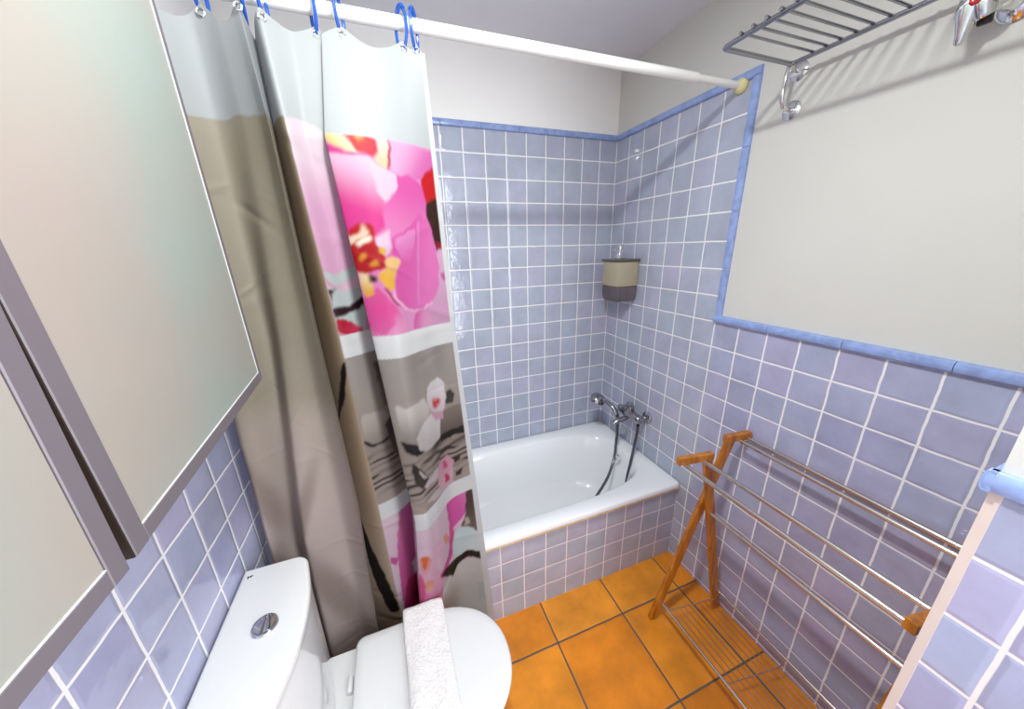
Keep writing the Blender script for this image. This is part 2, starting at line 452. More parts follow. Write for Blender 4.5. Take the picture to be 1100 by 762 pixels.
# ================================================================== SOAP DISPENSER
dx0, dy0, dy1, dz0, dz1 = -.132, -.262, -.120, 1.318, 1.53
ds = thing('soap_dispenser', 'beige and smoky wall soap dispenser with chrome pump in the tiled bath corner', 'soap dispenser', (0, -.19, dz0))
bm = B(); add_box(bm, (dx0, dy0, dz0 + .075), (-.004, dy1, dz1 - .008), bevel=.008); obj('chamber', bm, M['soap'], ds)
bm = B()
rg = []
for z, s in [(dz0 - .004, .84), (dz0, .90), (dz0 + .012, .96), (dz0 + .045, 1.0), (dz0 + .0745, 1.0)]:
    cx, cy, a, b = dx0 / 2 - .002, (dy0 + dy1) / 2, -dx0 / 2 * s - .003, (dy1 - dy0) / 2 * s
    rg.append([(x, y, z) for x, y, _ in sup(cx, cy, a, b, 14, z, 64)])
ring_loft(bm, rg); o = obj('tray', bm, M['smoke'], ds); o['label'] = 'dark smoked lower tray'
bm = B(); add_box(bm, (dx0 - .005, dy0 - .005, dz1 - .008), (-.003, dy1 + .005, dz1 + .004), bevel=.004); o = obj('lid', bm, M['lidgrey'], ds); o['label'] = 'thin dark lid'
bm = B(); px, py = dx0 * .6, (dy0 + dy1) / 2
add_lathe(bm, [(0, 0), (.026, 0), (.027, .005), (.018, .020), (.016, .030), (.010, .033), (.010, .046), (.018, .048), (.018, .066), (.013, .073), (0, .074)], (px, py, dz1 + .004), (0, 0, 1))
add_tube(bm, [(px, py, dz1 + .060), (px - .026, py - .010, dz1 + .060), (px - .044, py - .018, dz1 + .050)], .006, 10); o = obj('pump', bm, M['chrome'], ds); o['label'] = 'chrome pump head'

# ================================================================== SHOWER ROD
RZ = 2.124; RY = -.700
rod = thing('shower_curtain_rod', 'white shower curtain rod spanning above the bathtub front', 'curtain rod', (-.85, RY, RZ))
bm = B(); add_lathe(bm, [(0, 0), (.0145, 0), (.0145, 1.49), (.0125, 1.4905), (0, 1.4905)], (-W + .004, RY, RZ), (1, 0, 0), 24); obj('outer_tube', bm, M['rod'], rod)
bm = B(); add_lathe(bm, [(0, 0), (.0112, 0), (.0112, .215), (0, .215)], (-W + 1.480, RY, RZ), (1, 0, 0), 24); obj('inner_tube', bm, M['rod'], rod)
for x, s in ((-.001, -1), (-W + .001, 1)):
    bm = B(); add_lathe(bm, [(0, 0), (.023, 0), (.024, .004), (.022, .014), (.016, .020), (.012, .026), (0, .026)], (x, RY, RZ), (s, 0, 0), 24); o = obj('end_cap', bm, M['cream'], rod); o['label'] = 'yellowed cream rubber end cap'

# ================================================================== SHOWER CURTAIN
LV = [2.09, 1.85, 1.39, 0.81, 0.45, 0.06]
CU = [0.0, 0.0925, 0.1846, 0.2618, 0.3325, 0.3831, 0.4839, 0.5855, 0.6324, 0.6822, 0.7684, 0.8122, 0.8654, 0.9579, 1.0517]
CT = np.array([[[-1.695, -0.7], [-1.6315, -0.77], [-1.548, -0.73], [-1.5048, -0.745], [-1.478, -0.76], [-1.4616, -0.77], [-1.4576, -0.7], [-1.4319, -0.75], [-1.3768, -0.72], [-1.3217, -0.715], [-1.3177, -0.73], [-1.2748, -0.73], [-1.23, -0.735], [-1.1398, -0.715], [-1.0995, -0.72]], [[-1.695, -0.7], [-1.6337, -0.8], [-1.5524, -0.735], [-1.4966, -0.765], [-1.4621, -0.79], [-1.4409, -0.82], [-1.4561, -0.7], [-1.4135, -0.8], [-1.3807, -0.77], [-1.3479, -0.77], [-1.3439, -0.795], [-1.2887, -0.8], [-1.2249, -0.79], [-1.1598, -0.765], [-1.0928, -0.73]], [[-1.695, -0.7], [-1.6398, -0.8], [-1.5647, -0.728], [-1.5227, -0.775], [-1.4696, -0.79], [-1.437, -0.82], [-1.4525, -0.695], [-1.3892, -0.79], [-1.3511, -0.765], [-1.313, -0.735], [-1.309, -0.83], [-1.2549, -0.845], [-1.204, -0.81], [-1.149, -0.77], [-1.0801, -0.74]], [[-1.695, -0.71], [-1.6643, -0.79], [-1.6137, -0.712], [-1.5717, -0.805], [-1.4809, -0.772], [-1.4252, -0.815], [-1.4379, -0.705], [-1.3717, -0.77], [-1.3226, -0.755], [-1.2734, -0.712], [-1.2694, -0.855], [-1.2392, -0.865], [-1.205, -0.835], [-1.1343, -0.755], [-1.0465, -0.73]], [[-1.695, -0.716], [-1.6686, -0.78], [-1.6222, -0.718], [-1.5802, -0.8], [-1.4907, -0.765], [-1.4358, -0.8], [-1.4458, -0.716], [-1.3627, -0.77], [-1.3273, -0.75], [-1.292, -0.716], [-1.288, -0.835], [-1.2555, -0.84], [-1.2165, -0.82], [-1.1388, -0.75], [-1.0242, -0.722]], [[-1.695, -0.716], [-1.6747, -0.77], [-1.6344, -0.718], [-1.5924, -0.79], [-1.5052, -0.765], [-1.4518, -0.79], [-1.4614, -0.716], [-1.3529, -0.77], [-1.3333, -0.75], [-1.3137, -0.716], [-1.3097, -0.82], [-1.2738, -0.82], [-1.2285, -0.8], [-1.1449, -0.75], [-1.0019, -0.722]]])
PRINT = [
("F4B6DC",[(0.884,1.856),(0.966,1.862),(0.989,1.848),(1.031,1.846),(1.038,1.812),(0.982,1.776),(0.925,1.778),(0.874,1.788),(0.879,1.822)],"E271B8",[(0.915,1.844),(0.989,1.782)]),
("E85FB0",[(0.893,1.776),(0.939,1.782),(0.974,1.77),(0.994,1.742),(0.985,1.688),(0.952,1.688),(0.894,1.65),(0.844,1.632),(0.836,1.668),(0.841,1.71),(0.879,1.74)],"F088C4",[(0.894,1.756),(0.89,1.636)]),
("F5C9E2",[(0.744,1.818),(0.792,1.818),(0.83,1.816),(0.839,1.8),(0.86,1.79),(0.888,1.778),(0.889,1.756),(0.868,1.736),(0.844,1.714),(0.839,1.668),(0.815,1.636),(0.798,1.63),(0.76,1.632),(0.759,1.67),(0.753,1.738),(0.753,1.786)],"E93F97",[(0.84,1.806),(0.786,1.698)]),
("F3CFE3",[(0.832,1.81),(0.86,1.79),(0.888,1.778),(0.889,1.756),(0.868,1.736),(0.848,1.718),(0.836,1.744),(0.835,1.78)],None,None),
("E0409A",[(0.773,1.838),(0.802,1.824),(0.83,1.818),(0.829,1.814),(0.792,1.816),(0.754,1.816)],None,None),
("FBEBC8",[(0.754,1.862),(0.799,1.862),(0.809,1.84),(0.822,1.82),(0.801,1.822),(0.774,1.84)],"F9D27A",[(0.799,1.854),(0.775,1.842)]),
("E2453F",[(0.799,1.858),(0.814,1.866),(0.834,1.868),(0.841,1.856),(0.855,1.85),(0.852,1.828),(0.844,1.814),(0.833,1.818),(0.816,1.82),(0.808,1.842)],"D8384A",[(0.811,1.862),(0.845,1.818)]),
("F2A24A",[(0.817,1.86),(0.829,1.864),(0.831,1.852),(0.822,1.838),(0.818,1.846)],"E2603F",[(0.822,1.854),(0.825,1.84)]),
("F6D2AE",[(0.855,1.85),(0.877,1.856),(0.882,1.836),(0.872,1.798),(0.862,1.79),(0.845,1.804),(0.841,1.812),(0.851,1.826)],"F7E0CF",[(0.855,1.804),(0.864,1.848)]),
("B93A55",[(0.877,1.856),(0.881,1.856),(0.887,1.836),(0.875,1.796),(0.866,1.788),(0.875,1.82),(0.881,1.84)],None,None),
("D2161C",[(0.982,1.778),(1.042,1.816),(1.043,1.73),(0.991,1.722),(0.985,1.754)],None,None),
("3A1A10",[(0.991,1.722),(1.043,1.732),(1.049,1.628),(1.048,1.6),(1.009,1.6),(1.004,1.65),(0.99,1.68)],"4A2410",[(1.004,1.722),(1.025,1.606)]),
("3A1A10",[(0.986,1.696),(1.048,1.698),(1.048,1.602),(1.011,1.604),(1,1.652)],None,None),
("A01226",[(1.013,1.626),(1.047,1.616),(1.049,1.6),(1.012,1.602)],None,None),
("E9B7D5",[(1.008,1.6),(1.048,1.598),(1.051,1.396),(0.914,1.398),(0.967,1.464),(1.003,1.5)],"DDA3C6",[(1.029,1.59),(0.997,1.398)]),
("D468AC",[(1.016,1.542),(1.05,1.546),(1.05,1.518),(1.021,1.518)],None,None),
("E25CAC",[(0.851,1.636),(0.916,1.664),(0.955,1.692),(0.984,1.686),(1.005,1.632),(1.013,1.558),(0.998,1.5),(0.967,1.464),(0.916,1.446),(0.858,1.454),(0.834,1.49),(0.834,1.538),(0.86,1.58),(0.841,1.604)],"F07CC2",[(0.865,1.598),(0.989,1.544)]),
("EC86C6",[(0.948,1.674),(0.958,1.68),(0.911,1.464),(0.898,1.46)],None,None),
("EE8FCB",[(0.855,1.632),(0.932,1.658),(0.93,1.632),(0.894,1.574),(0.862,1.59)],"E468B4",[(0.879,1.636),(0.895,1.578)]),
("F6C4E0",[(0.834,1.528),(0.835,1.492),(0.86,1.456),(0.917,1.45),(0.968,1.466),(0.967,1.46),(0.915,1.444),(0.855,1.452),(0.829,1.49)],None,None),
("F2A0CC",[(0.772,1.494),(0.803,1.518),(0.826,1.472),(0.842,1.442),(0.842,1.402),(0.779,1.39),(0.772,1.432)],"E8559F",[(0.832,1.404),(0.794,1.45)]),
("EC4FA0",[(0.779,1.466),(0.801,1.482),(0.824,1.462),(0.82,1.428),(0.794,1.4),(0.781,1.412)],"E964AA",[(0.79,1.46),(0.81,1.408)]),
("E463AC",[(0.868,1.416),(0.886,1.444),(0.921,1.448),(0.952,1.43),(0.956,1.404),(0.903,1.398),(0.867,1.398)],"F0A4CF",[(0.876,1.436),(0.927,1.408)]),
("F7DDB0",[(0.774,1.558),(0.789,1.558),(0.796,1.538),(0.795,1.508),(0.786,1.496),(0.777,1.5)],"F2B23E",[(0.785,1.552),(0.786,1.502)]),
("F3CDE4",[(0.848,1.658),(0.842,1.608),(0.827,1.592),(0.818,1.61),(0.812,1.628)],None,None),
("CB151D",[(0.777,1.654),(0.791,1.666),(0.8,1.668),(0.813,1.664),(0.818,1.646),(0.813,1.622),(0.821,1.604),(0.83,1.586),(0.822,1.562),(0.803,1.558),(0.789,1.554),(0.769,1.56),(0.76,1.602)],"B90F1C",[(0.8,1.658),(0.804,1.564)]),
("F8DCC0",[(0.801,1.668),(0.807,1.646),(0.79,1.632),(0.761,1.614),(0.759,1.634),(0.789,1.644)],None,None),
("FBEEDA",[(0.785,1.624),(0.797,1.636),(0.81,1.64),(0.804,1.626),(0.787,1.614)],None,None),
("EE9A33",[(0.787,1.6),(0.794,1.604),(0.795,1.59),(0.788,1.58),(0.784,1.588)],None,None),
("EE9A33",[(0.801,1.582),(0.809,1.586),(0.81,1.572),(0.803,1.566),(0.799,1.572)],None,None),
("F6C98A",[(0.841,1.592),(0.861,1.58),(0.843,1.548),(0.832,1.51),(0.82,1.51),(0.803,1.544),(0.821,1.562),(0.83,1.584)],"F0B53C",[(0.852,1.58),(0.818,1.54)]),
("F0BB3A",[(0.819,1.614),(0.83,1.61),(0.829,1.594),(0.818,1.6)],None,None),
("3B1714",[(0.792,1.552),(0.801,1.546),(0.803,1.532),(0.795,1.532)],None,None),
("B5225F",[(0.812,1.518),(0.817,1.518),(0.84,1.464),(0.831,1.468)],None,None),
("C9D3D0",[(0.588,1.56),(0.712,1.574),(0.656,1.394),(0.588,1.408)],None,None),
("F0D9E4",[(0.588,1.876),(0.668,1.866),(0.712,1.654),(0.654,1.566),(0.612,1.552),(0.588,1.576),(0.588,1.672)],"E6AECF",[(0.603,1.842),(0.63,1.686)]),
("D98FBB",[(0.588,1.588),(0.588,1.544),(0.616,1.524),(0.66,1.542),(0.712,1.558),(0.658,1.512),(0.618,1.512),(0.591,1.526),(0.588,1.556)],"EBC9DA",[(0.588,1.586),(0.672,1.538)]),
("2E0A12",[(0.588,1.54),(0.589,1.518),(0.612,1.518),(0.596,1.506),(0.588,1.474),(0.588,1.504)],None,None),
("2E0A12",[(0.588,1.472),(0.622,1.47),(0.65,1.478),(0.676,1.494),(0.674,1.47),(0.643,1.456),(0.588,1.444)],None,None),
("BE1630",[(0.588,1.44),(0.614,1.438),(0.647,1.41),(0.655,1.39),(0.624,1.39),(0.588,1.406)],"D93A63",[(0.596,1.426),(0.647,1.398)]),
("6E615B",[(0.658,1.302),(0.711,1.296),(0.711,1.17),(0.659,1.16)],"8A7C74",[(0.712,1.3),(0.711,1.176)]),
("C9BCB2",[(0.599,1.158),(0.657,1.15),(0.662,1.07),(0.641,1.058),(0.596,1.066),(0.588,1.092)],"A3968D",[(0.623,1.146),(0.624,1.056)]),
("5E524D",[(0.654,1.106),(0.712,1.142),(0.712,1.108),(0.712,0.922),(0.662,0.984),(0.654,1.054)],"7E726B",[(0.665,1.098),(0.712,0.958)]),
("2A2220",[(0.588,1.078),(0.612,1.056),(0.653,1.056),(0.652,1.048),(0.61,1.046),(0.588,1.066)],None,None),
("DAD0CA",[(0.79,1.2),(0.813,1.19),(0.873,1.196),(0.894,1.144),(0.831,1.096),(0.823,1.072),(0.798,1.078),(0.79,1.12)],"9C928B",[(0.831,1.186),(0.804,1.086)]),
("8B7C72",[(0.939,1.116),(1,1.126),(1.051,1.118),(1.051,1.042),(1.022,1.034),(0.952,1.036),(0.926,1.064)],"6B5D55",[(0.999,1.118),(1.004,1.032)]),
("1A1716",[(0.786,1.092),(0.824,1.072),(0.85,1.036),(0.815,1.04),(0.793,1.056)],None,None),
("231E1D",[(0.936,1.042),(1.051,1.042),(1.051,1.014),(0.994,1.02),(0.939,1.018)],None,None),
("2A2423",[(0.801,1.018),(0.816,1.004),(0.844,0.966),(0.854,0.94),(0.822,0.924),(0.801,0.954)],"453C38",[(0.809,1.01),(0.828,0.93)]),
("C9BFBB",[(0.818,0.992),(0.851,0.95),(0.836,0.952),(0.819,0.978)],None,None),
("4A403C",[(0.975,1.178),(0.996,1.184),(1.011,1.164),(1.004,1.138),(0.981,1.138),(0.969,1.154)],None,None),
("EFE6E7",[(0.892,1.218),(0.923,1.234),(0.955,1.234),(0.975,1.214),(0.977,1.162),(0.956,1.118),(0.904,1.136),(0.888,1.174)],"E6D3D8",[(0.944,1.228),(0.925,1.13)]),
("E8E0E0",[(0.899,1.138),(0.937,1.102),(0.929,1.04),(0.864,1.03),(0.835,1.048),(0.829,1.09),(0.859,1.12)],"CFC6C6",[(0.902,1.126),(0.855,1.04)]),
("DDA9BC",[(0.894,1.14),(0.955,1.12),(0.959,1.094),(0.92,1.104)],None,None),
("E59AA2",[(0.909,1.178),(0.925,1.178),(0.946,1.172),(0.953,1.156),(0.94,1.144),(0.925,1.14),(0.912,1.154)],None,None),
("CF4A48",[(0.914,1.168),(0.93,1.166),(0.945,1.168),(0.941,1.154),(0.929,1.152),(0.934,1.144),(0.917,1.152)],None,None),
("DC9DB2",[(0.905,0.948),(0.95,0.96),(0.974,0.928),(0.965,0.864),(0.967,0.832),(0.908,0.834),(0.895,0.894)],"E3B9C6",[(0.939,0.954),(0.919,0.83)]),
("C93D70",[(0.927,0.898),(0.949,0.886),(0.95,0.86),(0.931,0.866)],None,None),
("C96080",[(0.926,0.948),(0.946,0.938),(0.948,0.912),(0.928,0.922)],None,None),
("D2C6C6",[(0.826,0.93),(0.903,0.95),(0.9,0.914),(0.845,0.916)],None,None),
("D2C6C6",[(0.834,0.872),(0.893,0.88),(0.91,0.846),(0.876,0.848)],None,None),
("3C2E2B",[(0.975,0.936),(1.001,0.942),(1.002,0.914),(0.977,0.916)],None,None),
("3C2E2B",[(0.976,0.878),(1.007,0.882),(1,0.858),(0.978,0.862)],None,None),
("E27AB2",[(0.649,0.814),(0.712,0.828),(0.712,0.552),(0.712,0.31),(0.605,0.362),(0.618,0.638)],"DB5FA0",[(0.662,0.792),(0.672,0.476)]),
("B31450",[(0.636,0.474),(0.67,0.458),(0.712,0.474),(0.712,0.298),(0.608,0.348)],"C83A72",[(0.712,0.404),(0.641,0.458)]),
("D8609E",[(0.589,0.622),(0.617,0.6),(0.605,0.574),(0.588,0.59)],None,None),
("E7CBD9",[(0.66,0.52),(0.712,0.554),(0.712,0.494),(0.669,0.454)],None,None),
("EE6FA9",[(0.778,0.614),(0.822,0.658),(0.887,0.496),(0.876,0.352),(0.792,0.412)],"F0B8CE",[(0.785,0.434),(0.878,0.528)]),
("F2A088",[(0.783,0.658),(0.797,0.668),(0.82,0.662),(0.827,0.634),(0.816,0.604),(0.802,0.582),(0.789,0.594),(0.783,0.624)],"EFA9B4",[(0.804,0.656),(0.8,0.584)]),
("EA6A38",[(0.79,0.66),(0.801,0.666),(0.815,0.656),(0.808,0.63),(0.8,0.606),(0.792,0.626)],None,None),
("EE9A6C",[(0.797,0.546),(0.811,0.554),(0.83,0.54),(0.832,0.51),(0.817,0.498),(0.802,0.498),(0.796,0.522)],"EFB0A8",[(0.806,0.55),(0.811,0.498)]),
("E9558F",[(0.776,0.594),(0.792,0.568),(0.797,0.512),(0.786,0.454),(0.758,0.416),(0.757,0.506)],None,None),
("F4C3D8",[(0.834,0.686),(0.882,0.684),(0.885,0.616),(0.848,0.578),(0.83,0.624)],None,None),
("F0A488",[(0.898,0.674),(0.911,0.67),(0.923,0.644),(0.923,0.624),(0.908,0.628),(0.898,0.654)],None,None),
("E763B2",[(0.934,0.802),(1.008,0.794),(1.051,0.78),(1.044,0.746),(0.998,0.686),(0.95,0.652),(0.927,0.756)],"F08CC6",[(0.961,0.736),(1.039,0.768)]),
("DF5BA5",[(0.922,0.788),(0.934,0.776),(0.95,0.652),(0.934,0.542),(0.882,0.502),(0.867,0.53),(0.916,0.566),(0.93,0.672)],None,None),
("55443C",[(1.011,0.792),(1.039,0.768),(1.051,0.732),(1.051,0.544),(0.979,0.634),(0.998,0.676)],"7C6A60",[(1.028,0.746),(1.036,0.592)]),
("C7B9AE",[(0.993,0.662),(1.008,0.664),(1.011,0.63),(0.994,0.634)],None,None),
("D9E6E8",[(0.958,0.636),(1.008,0.62),(1.048,0.546),(1.051,0.456),(1.006,0.498),(0.953,0.5),(0.937,0.568)],"E6F0EE",[(0.957,0.568),(1.036,0.506)]),
("E2DEDA",[(0.951,0.482),(1.051,0.422),(1.051,0.09),(0.873,0.31),(0.884,0.48),(0.929,0.446)],"CFD6D8",[(0.973,0.43),(1.016,0.23)]),
("C2CFD5",[(1.015,0.324),(1.047,0.294),(1.04,0.206),(1.013,0.234)],None,None),
("22231D",[(0.944,0.508),(1,0.508),(1.051,0.45),(1.049,0.416),(0.998,0.476),(0.956,0.472),(0.931,0.444),(0.876,0.518),(0.901,0.526)],None,None),
("15110F",[(0.572,1.318),(0.587,1.32),(0.551,1.204),(0.484,1.096),(0.484,1.1),(0.537,1.222)],None,None),
("1E1714",[(0.484,0.772),(0.517,0.694),(0.554,0.558),(0.583,0.382),(0.55,0.362),(0.515,0.508),(0.484,0.658)],None,None)]
CU = np.array(CU)
def pchip(xs, ys, x):
    hh = np.diff(xs); dd = np.diff(ys) / hh; m = np.zeros(len(xs)); m[0] = dd[0]; m[-1] = dd[-1]
    for i in range(1, len(xs) - 1):
        m[i] = 0 if dd[i - 1] * dd[i] <= 0 else 2 * dd[i - 1] * dd[i] / (dd[i - 1] + dd[i])
    i = np.clip(np.searchsorted(xs, x) - 1, 0, len(hh) - 1); t = (x - xs[i]) / hh[i]
    return (2 * t**3 - 3 * t**2 + 1) * ys[i] + (t**3 - 2 * t * t + t) * hh[i] * m[i] + (-2 * t**3 + 3 * t * t) * ys[i + 1] + (t**3 - t * t) * hh[i] * m[i + 1]
def cloth(u, z):
    """u along the hem, z height (both arrays, same shape n x m with u constant per column) -> x, y"""
    uu = u[0]
    rows = np.array([[pchip(CU, CT[l, :, c], uu) for c in (0, 1)] for l in range(len(LV))])[::-1]
    lv = np.array(LV[::-1])
    k = np.clip(np.searchsorted(lv, z) - 1, 0, len(lv) - 2)
    t = np.clip((z - lv[k]) / (lv[k + 1] - lv[k]), 0, 1)
    j = np.arange(u.shape[1])[None, :].repeat(u.shape[0], 0)
    return [rows[k, c, j] * (1 - t) + rows[k + 1, c, j] * t for c in (0, 1)]

RINGX = [-1.640, -1.535, -1.462, -1.428, -1.331, -1.279, -1.146, -1.117]
utest = np.linspace(0, CU[-1], 1200)
xtest = pchip(CU, CT[0, :, 0], utest)
RU = [float(utest[np.argmin(abs(xtest - x))]) for x in RINGX]
NU, NZ = 380, 600
ul = np.linspace(0, CU[-1], NU); vl = np.linspace(0, 1, NZ)
ztop = np.full(NU, 2.083)
ks_ = [-.09] + RU + [CU[-1] + .03]
for a, b in zip(ks_, ks_[1:]):
    s_ = (ul >= a) & (ul < b)
    ztop[s_] -= min(.034, (b - a) * .28) * np.sin(PI * (ul[s_] - a) / (b - a)) ** 1.2
zbot = 0.085
UU = ul[None, :].repeat(NZ, 0); ZZ = zbot + (ztop[None, :] - zbot) * vl[:, None]
XX, YY = cloth(UU, ZZ)
# soft creases of hanging fabric
rng = np.random.default_rng(3)
crease = np.zeros_like(ZZ)
for _ in range(46):
    uc = rng.uniform(0, CU[-1]); zc = rng.uniform(.15, 1.95); an = rng.uniform(-.6, .6); L = rng.uniform(.05, .16); wd = rng.uniform(.006, .016)
    a = (UU - uc) * math.cos(an) + (ZZ - zc) * math.sin(an); b = -(UU - uc) * math.sin(an) + (ZZ - zc) * math.cos(an)
    crease += rng.uniform(-1, 1) * np.exp(-(a / L) ** 2 - (b / wd) ** 2)
for _ in range(40):
    uc = rng.uniform(.02, .46); zc = rng.uniform(.2, 1.3); an = rng.uniform(-1.0, 1.0); L = rng.uniform(.03, .09); wd = rng.uniform(.004, .011)
    a = (UU - uc) * math.cos(an) + (ZZ - zc) * math.sin(an); b = -(UU - uc) * math.sin(an) + (ZZ - zc) * math.cos(an)
    crease += rng.uniform(-.5, .5) * np.exp(-(a / L) ** 2 - (b / wd) ** 2)
YY = YY + .0035 * crease

# ---- the print
def srgb(h): return np.array(hexl(h)[:3])
def sm(x, a, b): t = np.clip((x - a) / (b - a), 0, 1); return t * t * (3 - 2 * t)
img = np.zeros(ZZ.shape + (3,)); img[:] = srgb('C8CBCD')
def lay(mask, c):
    global img
    img = img * (1 - mask[..., None]) + np.asarray(c) * mask[..., None]
def grad(cs, x):
    """cs: (position, hex) list, x: array"""
    ps = [p for p, _ in cs]; cc = np.array([srgb(h) for _, h in cs])
    return np.stack([np.interp(x, ps, cc[:, i]) for i in range(3)], -1)
UV_U = UU + .0013 * np.sin(ZZ * 130 + 3 * np.sin(UU * 70))
UV_Z = ZZ + .0013 * np.sin(UU * 140 + 3 * np.sin(ZZ * 60))
def poly(pts):
    P = np.array(pts); u0, z0 = P.min(0) - .01; u1, z1 = P.max(0) + .01
    box = (UU >= u0) & (UU <= u1) & (ZZ >= z0) & (ZZ <= z1)
    m = np.zeros(ZZ.shape); x = UV_U[box]; y = UV_Z[box]; ins = np.zeros(x.shape, bool)
    n = len(P)
    for i in range(n):
        xi, yi = P[i]; xj, yj = P[i - 1]
        if yi == yj: continue
        c = ((yi > y) != (yj > y)) & (x < (xj - xi) * (y - yi) / (yj - yi) + xi)
        ins ^= c
    m[box] = ins
    k = m.copy()
    for ax in (0, 1): k = (np.roll(k, 1, ax) + 2 * k + np.roll(k, -1, ax)) / 4
    return k
def rounded(pts, sub=4):
    P = [np.array(p, float) for p in pts]; out = []; n = len(P)
    for i in range(n):
        a, b, c, d = P[i - 1], P[i], P[(i + 1) % n], P[(i + 2) % n]
        for k in range(sub):
            t = k / sub; out.append(b + (c - a) * t * .22 * (1 - t) ** 2 + (c - b) * (3 * t * t - 2 * t**3) - (d - b) * .22 * t * t * (1 - t))
    return out
UM = CU[9] + .03
UR = CU[7]                      # end of the taupe part of the print
right = sm(UU, UR - .002, UR + .002)
wob = .006 * np.sin(UU * 31) + .003 * np.sin(UU * 83)
lay((1 - right) * sm(-ZZ, -1.884 - wob * .6, -1.880 - wob * .6), grad([(.3, 'DCC9C3'), (.9, 'DDCAC2'), (1.17, 'D2C2B5'), (1.25, 'BCB09D'), (1.9, 'B8AD9A')], ZZ))  # taupe painted paler lower down, a lighting fade put into the print
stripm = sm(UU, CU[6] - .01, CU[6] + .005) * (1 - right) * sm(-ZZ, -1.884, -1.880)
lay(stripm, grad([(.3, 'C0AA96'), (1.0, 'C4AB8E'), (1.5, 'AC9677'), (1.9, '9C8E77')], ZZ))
# soft darker streaks low down on the taupe part
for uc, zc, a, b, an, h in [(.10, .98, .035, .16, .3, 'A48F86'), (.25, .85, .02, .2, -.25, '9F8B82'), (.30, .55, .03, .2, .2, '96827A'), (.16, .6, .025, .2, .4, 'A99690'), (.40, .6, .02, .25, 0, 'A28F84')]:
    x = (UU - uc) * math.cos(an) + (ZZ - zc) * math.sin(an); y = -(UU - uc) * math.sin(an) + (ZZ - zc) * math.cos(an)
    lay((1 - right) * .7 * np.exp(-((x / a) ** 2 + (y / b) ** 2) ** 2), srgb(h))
zo = 1.853 - .10 * (1 - 0) * 0
band = right * (ZZ < zo) * (ZZ > 1.396)
lay(right * sm(UU, UM, UM + .02) * sm(-ZZ, -zo - .001, -zo + .002) * sm(ZZ, 1.394, 1.397), grad([(1.39, 'EBA3CF'), (1.6, 'E874BA'), (1.85, 'F09ACB')], ZZ))
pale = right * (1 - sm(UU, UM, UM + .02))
lay(pale * sm(-ZZ, -1.86, -1.72) * sm(ZZ, 1.394, 1.397), srgb('DDA0BE'))  # panel tinted a paler pink than the main orchid panel
sb = right * sm(ZZ, .839, .842) * sm(-ZZ, -1.338, -1.335)
lay(sb, grad([(.84, 'B4A39A'), (1.05, 'A3948B'), (1.2, 'B0A49C'), (1.336, 'ADA39D')], ZZ))
# ripples in the water under the stones
wv = ZZ + .010 * np.sin(UU * 26 + 1) + .0015 * np.sin(UU * 110)
rip = (.5 + .5 * np.sin(wv * 2 * PI / .024 + 1.1 * np.sin(ZZ * 90 + UU * 9))) ** 2 * (.35 + .65 * (np.sin(wv * 61 + UU * 25) > -.2))
lay(sb * sm(-ZZ, -1.04, -.99) * sm(ZZ, .86, .90) * rip * .95, srgb('2A201D'))
ub = CU[-1] - UU
lay(sb * sm(-ub, -.20, -.14) * np.exp(-((ZZ - 1.035 - .25 * (.1 - ub)) / .016) ** 2) * .9, srgb('1E1715'))
lay(sb * sm(-ub, -.20, -.14) * np.exp(-((ZZ - .985 - .2 * (.1 - ub)) / .008) ** 2) * .8, srgb('2A201D'))
lay(sb * sm(ZZ, 1.16, 1.34) * .5 * (.5 + .5 * np.sin(UU * 60)), srgb('8E847E'))
lo = right * sm(-ZZ, -.780, -.777)
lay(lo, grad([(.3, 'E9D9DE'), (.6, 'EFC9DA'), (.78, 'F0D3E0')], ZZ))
for c1, pts, c2, g in PRINT:
    m = poly(rounded(pts) if len(pts) > 4 else pts)
    u_mean = sum(p[0] for p in pts) / len(pts)
    if u_mean > UR + .005: m = m * right
    if c2:
        (ua, za), (ub, zb) = g; du, dz = ub - ua, zb - za
        t = np.clip(((UU - ua) * du + (ZZ - za) * dz) / (du * du + dz * dz), 0, 1)
        t = t * t * (3 - 2 * t)
        c = srgb(c1) * (1 - t[..., None]) + srgb(c2) * t[..., None]
    else: c = srgb(c1)
    lay(m, c)
# white borders between the printed panels, then the hem
lay(right * sm(ZZ, 1.334, 1.337) * sm(-ZZ, -1.399, -1.396), srgb('F1F0F0'))
lay(right * sm(ZZ, .777, .780) * sm(-ZZ, -.842, -.839), srgb('F1F0F0'))
lay(right * sm(UU, UM, UM + .02) * sm(ZZ, zo, zo + .003), srgb('C8CBCD'))
lay(sm(UU, CU[-1] - .020, CU[-1] - .018), srgb('F1F0F0'))
# veins of the petals
vein = np.sin(UU * 420 + 9 * np.sin(ZZ * 14)) * .5 + .5
img *= .57
img *= (1 - .012 * vein * right * ((ZZ > 1.4) & (ZZ < 1.85)))[..., None]

